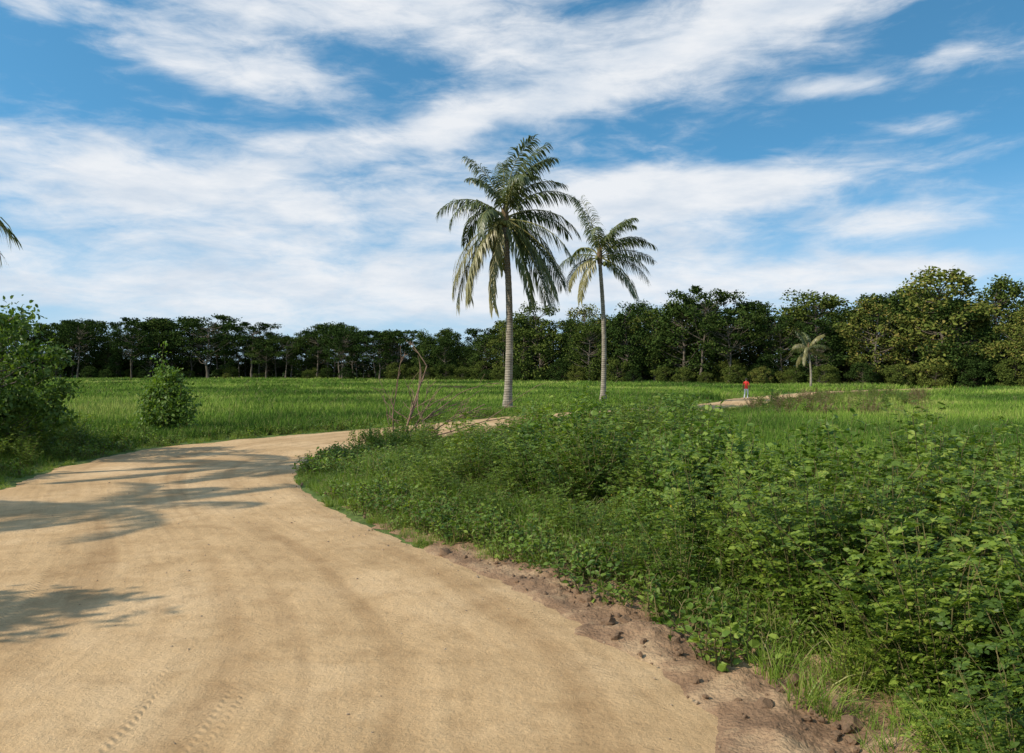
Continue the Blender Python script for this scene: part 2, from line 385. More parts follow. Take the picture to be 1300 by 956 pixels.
def hmap(P, d):
    y, x = P[:, 1], P[:, 0]
    h = np.where(y < 9, .5 + (d - .75) * .85, np.where(y < 16, .27 + .40 * (d - .9), np.where(y < 31, .15 + .18 * (d - .9), .18 + .12 * (d - .8))))
    mx = np.where(y < 9, 1.15 + np.clip((x - 3.2) * .16, 0, .25), np.where(y < 19, 1.18, np.where(y < 31, 1.0, np.where(y < 42, .5, .85))))
    h = np.minimum(h, mx)
    tall = np.exp(-((x - 2.1) / 1.0) ** 2 - ((y - 24) / 2.2) ** 2); h = np.maximum(h, tall * 1.85)
    return h

def cand(x0, x1, y0, y1, sp):
    nx, ny = int((x1 - x0) / sp), int((y1 - y0) / sp)
    X, Y = np.meshgrid(np.arange(nx), np.arange(ny))
    P = np.stack([x0 + (X.ravel() + R.uniform(0, 1, nx * ny)) * sp, y0 + (Y.ravel() + R.uniform(0, 1, nx * ny)) * sp, np.zeros(nx * ny)], 1)
    return P
def side(P):
    di, do = dist(P, Il), dist(P, Ol); ins = in_poly(P, roadpoly)
    return di, do, ins
P = np.vstack([cand(-6, 12, 2.2, 31, .52), cand(-2, 40, 31, 75, .8)])
di, do, ins = side(P)
start = np.where(P[:, 1] < 9, .9, np.where(P[:, 1] < 31, 1.4, 1.2))
rat = P[:, 0] / P[:, 1]
keep = (~ins) & (di < do) & (di > start + .35 * wav(P, 1.1)) & (di < np.where(P[:, 1] < 31, 10.5, 5) + wav(P, .5))
keep &= (P[:, 1] < 13.5 + 1.0 * wav(P, .8)) | (rat < .26 + .03 * wav(P, .6)) | (P[:, 1] > 34)
P, di = P[keep], di[keep]
h = hmap(P, di) * (1 + .34 * wav(P, 1.6, 1) + R.normal(0, .15, len(P)))
far = P[:, 1] > 31
tallone = (R.uniform(0, 1, len(P)) < .06) & (P[:, 1] < 24) & (h > .8)
s = np.clip(h / 1.15, .2, 1.6) * np.where(tallone, 1.22, 1)
ok = (h > .27) & ~(far & (R.uniform(0, 1, len(P)) < .25))
P, s, h, tallone = P[ok], s[ok], h[ok], tallone[ok]
wd_ = np.maximum(s, .6) * np.where(tallone, .7, 1.0)
sc = np.stack([wd_, wd_, s], 1)
idx = R.integers(0, 5, len(P)); pb = wav(P, .8, 4) + R.normal(0, .12, len(P)) > .22; idx = np.where(pb, R.integers(5, 7, len(P)), idx)
scatter('roadside_shrubs', shr, P, sc, idx)

# duller dry shrubs and green bushes in the middle distance
P = cand(13, 36, 38, 70, .8); di, do, ins = side(P); rat = P[:, 0] / P[:, 1]
w_ = wav(P, .42, 2) + .5 * wav(P, 1.3, 6) + R.normal(0, .15, len(P))
base = (~ins) & (di > 1.2) & (di < do) & (rat > .28) & (rat < .52)
k1 = base & (w_ > .28); k2 = base & (w_ < .1) & (w_ > -.25) & (R.uniform(0, 1, len(P)) < .5)
scatter('dry_shrubs', rust, P[k1], R.uniform(.35, .95, k1.sum()), R.integers(0, 2, k1.sum()))
scatter('field_bushes', shr, P[k2], R.uniform(.4, 1.0, k2.sum()), R.integers(0, 7, k2.sum()))

P = np.vstack([cand(-7, 8, 2.2, 33, .18)]); di, do, ins = side(P)
st = np.where(P[:, 1] < 9.5, .8, .08 + np.clip((10.5 - P[:, 1]) * .4, 0, .6))
keep = (~ins) & (di < do) & (di > st + .3 * wav(P, 1.7)) & (di < 3.8) & (R.uniform(0, 1, len(P)) < .8)
P1, d1 = P[keep], di[keep]; s1 = R.uniform(.5, 1.15, len(P1)) * np.clip(.45 + d1 * .4, .4, 1.1)
s1 *= np.where(P1[:, 1] > 19, .55, 1) * np.where((P1[:, 1] > 25), .7, 1)
P = cand(-2, 45, 33, 90, .4); di, do, ins = side(P)
keep = (~ins) & (di < do) & (di > .3) & (di < 9)
P2 = P[keep]; s2 = R.uniform(.4, .75, len(P2)) * np.where(P2[:, 1] < 50, .65, 1)
P = cand(-16, 30, 3, 75, .25); di, do, ins = side(P)
keep = (~ins) & (do < di) & (do > .1 + .25 * wav(P, 1.3)) & (do < 2.6 + .8 * wav(P, .4)) & (R.uniform(0, 1, len(P)) < .8)
P3 = P[keep]; s3 = R.uniform(.45, .95, len(P3)) * (np.clip(.4 + do[keep] * .3, .3, 1))
P = np.vstack([P1, P2, P3]); s = np.concatenate([s1, s2, s3])
scatter('verge_grass', gr, P, np.stack([np.maximum(s, .5), np.maximum(s, .5), s], 1), R.integers(0, 4, len(P)), tilt=.2)
P = np.vstack([cand(-7, 6, 2.2, 32, .28), cand(-16, 4, 4, 45, .45)]); di, do, ins = side(P); dm = np.minimum(di, do)
keep = (~ins) & (dm > .3) & (dm < 3) & (wav(P, 1.1, 5) > -.15) & ~((di < do) & (P[:, 1] < 9) & (di < .45))
inner = di < do
P = P[keep]; scatter('broadleaf_weeds', weeds, P, R.uniform(.5, 1.6, len(P)) * np.where(inner[keep] & (P[:, 1] > 22), .5, 1), R.integers(0, 3, len(P)))

n = 38000
yy = 4 * np.exp(R.uniform(0, 1, n) * math.log(250 / 4)); ux = R.uniform(-1, 1, n) * .82
P = np.stack([ux * (yy + 5), yy, np.zeros(n)], 1); di, do, ins = side(P)
k1 = (~ins) & (((do < di) & (do > 1.2)) | ((di < do) & (di > 4.5)))
P = P[k1]; q = np.clip(P[:, 1] / 24, .8, 7)
sz = R.uniform(.75, 1.4, len(P)) * (1 + .35 * wav(P, .12))
scatter('field_grass', fg, P, np.stack([q * 1.05, q * 1.05, sz * np.clip(q, .8, 1.3)], 1), R.integers(0, 4, len(P)), tilt=.05)

def clod(nm, seed, m):
    import bmesh
    bm = bmesh.new(); bmesh.ops.create_icosphere(bm, subdivisions=2, radius=1)
    for v in bm.verts:
        v.co *= 1 + .45 * noise.noise(v.co * 1.4 + Vector((seed, 0, 0))) + .2 * noise.noise(v.co * 4); v.co.z *= .65
    me = bpy.data.meshes.new(nm); bm.to_mesh(me); bm.free(); me.materials.append(m); return bpy.data.objects.new(nm, me)
cl = [clod('clod_variant_%d' % k, 300 + k, M_clod) for k in range(4)]
P = cand(-5, 3.2, 1, 17, .06); di, do, ins = side(P)
pr = np.exp(-((di - .6) / .45) ** 2) * np.where(P[:, 1] < 10, .65, .12) * (.5 + .5 * wav(P, 2.1))
keep = (di < do) & ((~ins) | (di < .12)) & (R.uniform(0, 1, len(P)) < pr)
P = P[keep]; P[:, 2] = .05
scatter('earth_clods', cl, P, np.clip(R.lognormal(-4.0, .65, len(P)), .006, .08), R.integers(0, 4, len(P)), tilt=.8)
pb = [clod('pebble_variant_%d' % k, 310 + k, M_pebble) for k in range(3)]
P = cand(-9, 2, 3, 20, .2); di, do, ins = side(P)
keep = ins & (R.uniform(0, 1, len(P)) < (.12 + .5 * np.exp(-di / .7))); P = P[keep]; P[:, 2] = .03
scatter('road_pebbles', pb, P, np.clip(R.lognormal(-5.1, .5, len(P)), .003, .02), R.integers(0, 3, len(P)), tilt=.8)

# ------------------------------------------------------------------ trees
def tree_parts(seed, H=13, cb=.35, cr=4, ncl=34, lp=170, ls=.3, flat=.55, tr=.2, shape='round', clr=1.3):
    rg = np.random.default_rng(seed); parts = []
    k = 8; t = np.linspace(0, 1, k); wob = np.cumsum(rg.normal(0, .12, (k, 2)), 0) * H / 13
    top = .82 * H; tp = np.stack([wob[:, 0], wob[:, 1], t * top], 1); tp[0, :2] = 0
    parts.append((*tube(tp, tr * (1 - .8 * t) * H / 13 * (1 + .5 * np.exp(-t * 12)), 7), 1))
    LB, LD, LN = [], [], []
    for c in range(ncl):
        u = rg.uniform(0, 1)
        if shape == 'umbrella':
            z = H * (cb + (1 - cb) * u ** .55 * .97); rr = cr * math.sqrt(max(0, 1 - ((u ** .55 - .62) / .75) ** 2))
        elif shape == 'cone':
            z = H * (cb + (1 - cb) * u * .97); rr = cr * (1 - u) ** .8 + .2
        else:
            z = H * (cb + (1 - cb) * u * .95); rr = cr * math.sqrt(max(0.03, 1 - ((u - .45) / .58) ** 2))
        az = rg.uniform(0, 2 * pi); q = rr * rg.uniform(.25, 1.0) ** .7
        c0 = np.array([math.cos(az) * q, math.sin(az) * q, z])
        zb = max(H * .15, z - q * rg.uniform(.4, .9)); zb = min(zb, top * .95); x = zb / top * (k - 1); a = min(int(x), k - 2); b0 = tp[a] + (tp[a + 1] - tp[a]) * (x - a)
        mid = (b0 + c0) / 2 + np.array([0, 0, -.12 * q]) + rg.normal(0, .15, 3) * H / 13
        parts.append((*tube(crv([b0, mid, c0], 6), np.linspace(.07, .015, 6) * H / 13, 4), 1))
        s = clr * rg.uniform(.55, 1.15) * H / 13
        m = int(lp * rg.uniform(.6, 1.3))
        d = rg.normal(0, 1, (m, 3)); d = nrm(d) * (rg.uniform(0, 1, m) ** .45)[:, None]
        d[:, 2] *= flat
        LB.append(c0 + d * s + rg.normal(0, .08, (m, 3))); LD.append(rg.normal(0, 1, (m, 3)) + np.array([0, 0, -.2])); LN.append(rg.normal(0, .7, (m, 3)) + np.array([0, 0, .9]))
    LB, LD, LN = map(np.concatenate, (LB, LD, LN)); L = ls * rg.uniform(.6, 1.3, len(LB)); LB[:, 2] = np.maximum(LB[:, 2], .05)
    parts.append((*leafs(LB, LD, LN, L, L * .6), 0))
    return parts
tv = []
for k in range(4): tv.append(build('tree_variant_%02d' % k, tree_parts(400 + k, cb=.38, cr=5.0, ncl=40, lp=120, ls=.34, flat=.42, shape='umbrella', tr=.19), [M_tree, M_bark], link=False))
for k in range(4): tv.append(build('tree_variant_%02d' % (4 + k), tree_parts(410 + k, cb=.12, cr=3.7, ncl=56, lp=110, ls=.34, flat=.75, clr=1.35), [M_tree, M_bark], link=False))
for k in range(4): tv.append(build('tree_variant_%02d' % (8 + k), tree_parts(420 + k, cb=.10, cr=3.6, ncl=52, lp=110, ls=.34, flat=.8, clr=1.25), [M_treeL, M_bark], link=False))
for k in range(2): tv.append(build('tree_variant_%02d' % (12 + k), tree_parts(430 + k, H=13, cb=.3, cr=2.6, ncl=26, lp=110, ls=.32, flat=.9, shape='cone', clr=1.2), [M_tree, M_bark], link=False))
for k in range(3): tv.append(build('tree_variant_%02d' % (14 + k), tree_parts(440 + k, H=13, cb=.02, cr=7.5, ncl=60, lp=120, flat=.7, clr=2.2, ls=.6, tr=.1), [M_treeL if k else M_tree, M_bark], link=False))

path = np.array([(-230, 205), (-128, 208), (-62, 205), (-30, 180), (-8, 168), (7, 152), (26, 134), (40, 119), (64, 104), (82, 92), (98, 70), (105, 40)], float)
hts = np.array([15.5, 16, 14.5, 11.5, 12.5, 15, 13.5, 14.5, 15.8, 15.5, 14, 12], float)
pc = crv(np.column_stack([path, hts]), 400)
seg = np.concatenate([[0], np.cumsum(np.linalg.norm(np.diff(pc[:, :2], axis=0), axis=1))]); TL = seg[-1]
TP, TS, TI = [], [], []
for row, (off, sp) in enumerate([(0, 6.2), (7, 5.5), (16, 5.5), (28, 5)]):
    u = np.arange(0, TL, sp) + R.uniform(-2, 2, len(np.arange(0, TL, sp)))
    for a in u:
        x, y, hh = [np.interp(a, seg, pc[:, c]) for c in range(3)]
        dx, dy = np.interp(a + 1, seg, pc[:, 0]) - np.interp(a - 1, seg, pc[:, 0]), np.interp(a + 1, seg, pc[:, 1]) - np.interp(a - 1, seg, pc[:, 1])
        l = math.hypot(dx, dy) + 1e-6; nx, ny = -dy / l, dx / l
        o = off + R.uniform(-2.5, 2.5); left = x < -25
        if left and row == 0 and R.uniform() < .25: continue
        px, py = x + nx * o, y + ny * o
        s = hh / 13 * R.uniform(.68, 1.13)
        if left: k = R.integers(0, 4) if (R.uniform() < .78 and row < 3) else R.integers(4, 8) if R.uniform() < .8 else 12
        else:
            r_ = R.uniform(); k = R.integers(4, 8) if r_ < .42 else (R.integers(8, 12) if r_ < .80 else (R.integers(0, 4) if r_ < .95 else 13))
        if left and k in (4, 5, 6, 7): s *= .8
        TP.append((px, py, 0)); TS.append((s * R.uniform(.9, 1.4), s * R.uniform(.9, 1.4), s)); TI.append(k)
for off, sp in ((-3, 4.5), (3, 4), (22, 3.6), (34, 3.6)):
    for a in np.arange(0, TL, sp):
        x, y = np.interp(a, seg, pc[:, 0]), np.interp(a, seg, pc[:, 1])
        dx, dy = np.interp(a + 1, seg, pc[:, 0]) - np.interp(a - 1, seg, pc[:, 0]), np.interp(a + 1, seg, pc[:, 1]) - np.interp(a - 1, seg, pc[:, 1])
        l = math.hypot(dx, dy) + 1e-6; o = off + R.uniform(-1.5, 1.5); left = x < -25
        if left and off < 10 and R.uniform() < .75: continue
        sz = R.uniform(.14, .34) if not left else (R.uniform(.12, .26) if off < 10 else R.uniform(.3, .5))
        TP.append((x - dy / l * o, y + dx / l * o, 0)); TS.append((sz * 1.1, sz * 1.1, sz)); TI.append(R.integers(14, 17) if off < 10 else 14)
scatter('distant_treeline', tv, np.array(TP), np.array(TS), np.array(TI), tilt=.03)

# ------------------------------------------------------------------ palms
def frond(O0, az, e0, L, droop, rg, old_lit=0, wind=.0, nl=64):
    k = 30; s = np.linspace(0, 1, k)
    e = np.maximum(math.radians(e0) - math.radians(droop) * s ** 1.35, -1.53)
    azs = math.radians(az) + wind * s
    T = np.stack([np.cos(e) * np.cos(azs) + .12 * s, np.cos(e) * np.sin(azs), np.sin(e)], 1); T = nrm(T)
    pts = O0 + np.concatenate([np.zeros((1, 3)), np.cumsum(T[:-1] * L / (k - 1), 0)])
    parts = [(*tube(pts, np.linspace(.045, .008, k), 5), 1)]
    hz = np.array([-math.sin(math.radians(az)), math.cos(math.radians(az)), 0])
    tw = rg.normal(0, .5)
    Vs = []
    for sg in (-1, 1):
        ts = np.linspace(.10, .995, nl) + rg.uniform(-.012, .012, nl); ts = np.clip(ts, 0, .999)
        x = ts * (k - 1); a = x.astype(int); a = np.minimum(a, k - 2); f = (x - a)[:, None]
        p = pts[a] * (1 - f) + pts[a + 1] * f; tt = T[a]
        sd = nrm(np.cross(tt, np.cross(hz[None], tt))); nn = nrm(np.cross(tt, sd)); nn = np.where(nn[:, 2:3] < 0, -nn, nn)
        sd2 = sd * math.cos(tw) + nn * math.sin(tw)
        Ll = 1.12 * L / 4.5 * np.sin(pi * np.clip(.16 + .74 * ts, 0, 1)) ** .6 * rg.uniform(.72, 1.15, nl)
        dr = .45 + .5 * old_lit + rg.uniform(-.15, .35, nl)
        d1 = nrm(sd2 * sg * .95 + tt * (.55 + .6 * ts)[:, None] + np.array([0, 0, -1]) * dr[:, None] + nn * .12 + rg.normal(0, .16, (nl, 3)))
        d2 = nrm(d1 + np.array([.16, 0, -.9]) * (.9 + .5 * old_lit))
        d3 = nrm(d2 + np.array([.16, 0, -.9]) * 1.0)
        w = nrm(np.cross(d1, nn)); wd = .037
        q1 = p + d1 * (Ll * .38)[:, None]; q2 = q1 + d2 * (Ll * .36)[:, None]; q3 = q2 + d3 * (Ll * .3)[:, None]
        Vs.append(np.stack([p - w * .016, p + w * .016, q1 - w * wd, q1 + w * wd, q2 - w * wd * .75, q2 + w * wd * .75, q3], 1).reshape(-1, 3))
    V = np.concatenate(Vs); n = len(V) // 7; b = np.arange(n)[:, None] * 7
    m = 3 if old_lit > .8 else 0  # high values pick the pale leaflet: age, and sunlight put into the colour
    F4 = np.concatenate([b + [[0, 1, 3, 2]], b + [[2, 3, 5, 4]]]); F3 = b + [[4, 5, 6]]
    parts.append((V, F4, m))
    parts.append((V, F3, m))
    return parts

def palm(name, loc, top, fr, seed, r0=.24, nuts=7):
    rg = np.random.default_rng(seed); parts = []
    top = np.array(top, float); k = 60; t = np.linspace(0, 1, k)
    bend = np.array([.22, .1, 0])
    pts = np.outer(t, top) + np.outer(np.sin(t * pi) * .9, bend)
    rad = r0 * (1 - .32 * t) + .17 * np.exp(-t * 22) + .006 * np.sin(t * 170)
    parts.append((*tube(pts, rad, 16), 2))
    parts.append((*tube([top - [0, 0, .3], top + [0, 0, .1], top + [0, 0, .6], top + [.03, 0, 1.1]], [r0 * .75, r0 * 1.15, r0 * .9, .05], 10), 4))
    for (az, e0, L, dr, old_lit) in fr:
        o = top + np.array([math.cos(math.radians(az)) * .14, math.sin(math.radians(az)) * .14, .15 + .6 * max(0, e0) / 90])
        parts += frond(o, az + rg.normal(0, 5), e0 + rg.normal(0, 4), L * rg.uniform(.92, 1.06), dr * rg.uniform(.85, 1.12), rg, old_lit, wind=rg.normal(0, .25))
    import bmesh
    for _ in range(nuts):
        a = rg.uniform(0, 2 * pi); c = top + np.array([math.cos(a) * .36, math.sin(a) * .36, rg.uniform(-.35, .1)])
        bm = bmesh.new(); bmesh.ops.create_icosphere(bm, subdivisions=2, radius=.13)
        bm.verts.ensure_lookup_table(); VV = np.array([v.co[:] for v in bm.verts]) * [1, 1, 1.25] + c; FF = [[v.index for v in f.verts] for f in bm.faces]; bm.free()
        parts.append((VV, FF, 5))
        parts.append((*tube([top, (top + c) / 2 + [0, 0, .1], c], .012, 4), 1))
    ob = build(name, parts, [M_palmL, M_rachis, M_trunk, M_palmY, M_fiber, M_nut])
    ob.location = loc
    return ob

F1 = [ # az, e0, L, droop, old
 (178, 36, 4.5, 85, .1), (200, 25, 4.2, 115, .3), (150, 30, 4.0, 110, .3),
 (182, -24, 5.0, 60, 1), (205, -38, 5.5, 46, .9), (222, -48, 5.6, 38, .9), (165, -40, 5.4, 45, .9), (190, -50, 5.7, 30, 1), (240, -58, 5.2, 28, .9), (198, -44, 5.7, 40, .95),  # left-hanging fronds, sunlit look painted in with the pale leaflet
 (-40, -40, 5.6, 44, .6), (-15, -34, 5.7, 50, .5), (-60, -52, 5.4, 34, .7), (10, -12, 4.8, 78, .4), (-8, 22, 4.6, 85, .2), (-28, -5, 5.0, 80, .3), (0, -44, 5.7, 42, .6), (-25, -50, 5.7, 36, .7), (-10, -52, 5.8, 30, .6), (15, -38, 5.5, 46, .5),
 (25, 25, 4.2, 90, .2), (-5, 44, 4.4, 85, 0), (35, -30, 5.0, 50, .6), (60, 20, 4.2, 100, .3), (120, 15, 4.2, 100, .3), (95, -15, 4.5, 70, .6),
 (-75, 62, 3.9, 110, 0), (0, 66, 4.3, 85, 0), (-20, 76, 4.3, 70, 0), (40, 72, 4.2, 80, 0), (170, 76, 3.8, 50, 0), (100, 82, 4.2, 55, 0), (-60, 84, 4.2, 45, 0), (10, 84, 4.4, 58, 0), (200, 68, 3.2, 85, 0), (-120, 20, 3.8, 100, .2), (5, 78, 4.3, 70, 0)]
palm('coconut_palm', (-.27, 45.8, 0), (-.15, 0, 10.9), F1, 1, r0=.235)
F2 = [(175, 15, 3.6, 100, .2), (190, -15, 3.8, 70, .9), (215, -40, 4.0, 48, 1), (160, -5, 3.5, 95, .6),  # pale leaflet on the hanging left fronds paints in sunlight
 (5, 20, 4.3, 72, .1), (-10, -2, 4.2, 70, .3), (-35, -25, 4.2, 58, .5), (20, -18, 4.2, 60, .6), (-5, 36, 4.0, 85, 0), (-20, 8, 4.2, 72, .2),
 (150, 84, 4.2, 25, 0), (175, 74, 4.2, 30, 0), (20, 68, 3.9, 80, 0), (-30, 72, 3.9, 75, 0), (60, 60, 3.8, 90, 0), (-100, 60, 3.5, 90, 0), (0, 58, 3.8, 85, 0), (140, 40, 3.4, 100, .1)]
palm('coconut_palm', (6.6, 57.8, 0), (-.25, 0, 10.4), F2, 2, r0=.19, nuts=5)
F3 = [(a, e, 3.3, dr, o) for a, e, dr, o in [(0, 30, 85, .1), (60, 20, 85, .2), (120, 30, 80, .1), (200, 35, 70, .1), (260, 20, 80, .2), (310, 25, 80, .2), (340, -10, 60, .6), (80, 65, 50, 0), (180, 68, 50, 0), (30, 0, 70, .4), (150, -10, 60, .5), (230, 5, 70, .4)]]
palm('coconut_palm', (-14.3, 16.6, 0), (.1, 0, 6.0), F3, 3, r0=.16, nuts=4)
palm('coconut_palm', (-17.6, 9.4, 0), (.1, 0, 7.6), F3, 5, r0=.16, nuts=4)
F4 = [(a, e, 2.6, dr, o) for a, e, dr, o in [(0, 30, 90, .9), (50, 20, 85, .2), (100, 30, 80, .9), (150, 15, 80, .3), (200, 35, 80, .9), (250, 20, 80, .9), (300, 25, 80, .2), (340, -10, 60, .9), (-60, 60, 60, .9), (80, 65, 50, 0), (180, 68, 50, 0), (190, -30, 50, .9), (225, -15, 60, .9)]]
palm('palm_tree', (37.5, 100, 0), (-.3, 0, 4.8), F4, 4, r0=.15, nuts=0)

# ------------------------------------------------------------------ individual plants
M_nearL = leafmat('near_tree_leaf', [(0, (.035, .075, .013)), (.5, (.085, .15, .024)), (1, (.21, .30, .05))], .33)
ob = build('leafy_tree', tree_parts(501, H=4.3, cb=.06, cr=1.9, ncl=90, lp=120, ls=.14, flat=.8, clr=1.35, tr=.3), [M_nearL, M_bark]); ob.location = (-13.9, 21.2, 0)
ob = build('shade_tree', tree_parts(502, H=4.6, cb=.42, cr=1.3, ncl=30, lp=110, ls=.17, flat=.7, clr=1.7), [M_nearL, M_bark]); ob.location = (-10.3, 5.3, 0)
ob = build('shade_tree', tree_parts(503, H=6.0, cb=.2, cr=2.6, ncl=60, lp=120, ls=.2, flat=.7, clr=2), [M_nearL, M_bark]); ob.location = (-19.0, 14.0, 0)
P = cand(-19, -11.6, 16.5, 25, .6); di, do, ins = side(P); keep = (~ins) & (do > .7) & (P[:, 0] < -11.2 - .25 * np.maximum(0, 21 - P[:, 1])); P = P[keep]
scatter('undergrowth', shr, P, np.clip(.5 + .25 * (do[keep] - .7), .4, 1.25) * R.uniform(.8, 1.2, len(P)), R.integers(0, 7, len(P)))

M_vine = leafmat('vine_leaf', [(0, (.06, .12, .02)), (.5, (.14, .225, .035)), (1, (.30, .40, .08))], .35)
def vine_shrub():
    rg = np.random.default_rng(63); parts = []
    B, D, NN = [], [], []
    for s in range(34):
        z1 = (3.4, 3.0, 2.75)[s] if s < 3 else rg.uniform(.8, 2.6); az = rg.uniform(0, 2 * pi)
        rmax = (.10 if s < 3 else rg.uniform(.3, 1.25) * (1.2 - z1 / 3.1))
        o = np.array([math.cos(az), math.sin(az), 0])
        t = np.linspace(0, 1, 10); pts = o * (rmax * np.sin(t * 2.0) + .1)[:, None] + np.array([0, 0, z1]) * t[:, None] + rg.normal(0, .06, (10, 3)) * t[:, None]
        parts.append((*tube(pts, np.linspace(.014, .005, 10), 4), 1))
        m = 75; x = rg.uniform(.4, 9, m); a = np.minimum(x.astype(int), 8); p = pts[a] + (pts[a + 1] - pts[a]) * (x - a)[:, None] + rg.normal(0, .12, (m, 3))
        B.append(p); D.append(rg.normal(0, .7, (m, 3)) + o * .6 + [0, 0, -.5]); NN.append(rg.normal(0, .5, (m, 3)) + o * .5 + [0, 0, .6])
    for s in range(46):
        az = rg.uniform(0, 2 * pi); zz = rg.uniform(.1, 2.2); rr = rg.uniform(.2, 1.3) * (1.1 - zz / 2.8); c = np.array([math.cos(az) * rr, math.sin(az) * rr, zz]); m = 42
        B.append(c + rg.normal(0, .16, (m, 3))); D.append(rg.normal(0, 1, (m, 3))); NN.append(rg.normal(0, .5, (m, 3)) + [0, 0, .7])
    B, D, NN = map(np.concatenate, (B, D, NN)); B[:, 2] = np.maximum(B[:, 2], .03); L = rg.uniform(.09, .16, len(B))
    parts.append((*leafs(B, D, NN, L, L * .72), 0))
    return build('vine_covered_shrub', parts, [M_vine, M_stem])
ob = vine_shrub(); ob.location = (-12.8, 29.6, 0)

def bare(name, loc, seed, stems):
    rg = np.random.default_rng(seed); parts = []
    def grow(p, d, L, r, lv):
        k = 7; pts = [p]
        for _ in range(k - 1):
            d = nrm(d + rg.normal(0, .09, 3) + np.array([0.02, 0, .01])); pts.append(pts[-1] + d * L / (k - 1))
        pts = np.array(pts); pts[:, 2] = np.maximum(pts[:, 2], .03)
        parts.append((*tube(pts, np.linspace(r, max(r * .45, .006), k), 5), 0))
        if lv >= 2: return
        for c in range(int(rg.integers(4, 7)) if lv == 0 else int(rg.integers(2, 5))):
            i = int(rg.integers(2, k)); dd = nrm(d + rg.normal(0, .5, 3)); grow(pts[i], dd, L * rg.uniform(.3, .5), max(r * .5, .009), lv + 1)
    for d, L, r in stems: grow(np.array([0, 0, 0.]) + rg.normal(0, .15, 3) * [1, 1, 0], nrm(np.array(d, float)), L, r, 0)
    ob = build(name, parts, [M_twig], smooth=True); ob.location = loc; return ob
bare('bare_shrub', (-3.45, 24.6, 0), 81, [((.02, .1, 1), 2.7, .04), ((.22, 0, 1), 2.6, .032), ((-.12, .1, 1), 1.9, .028), ((.75, .1, .75), 2.6, .03), ((1, .2, .42), 3.0, .032), ((-.35, 0, .9), 1.3, .02), ((1, -.2, .25), 3.4, .03), ((1, .1, .12), 3.2, .03), ((.5, .1, .9), 2.3, .024)])
P = cand(-5.0, -2.2, 22.6, 25.6, .33); di, do, ins = side(P); k_ = (~ins) & (di > .35) & (di < do); P = P[k_]
scatter('leafy_sprouts', shr, P, R.uniform(.3, .75, len(P)), R.integers(5, 7, len(P)))

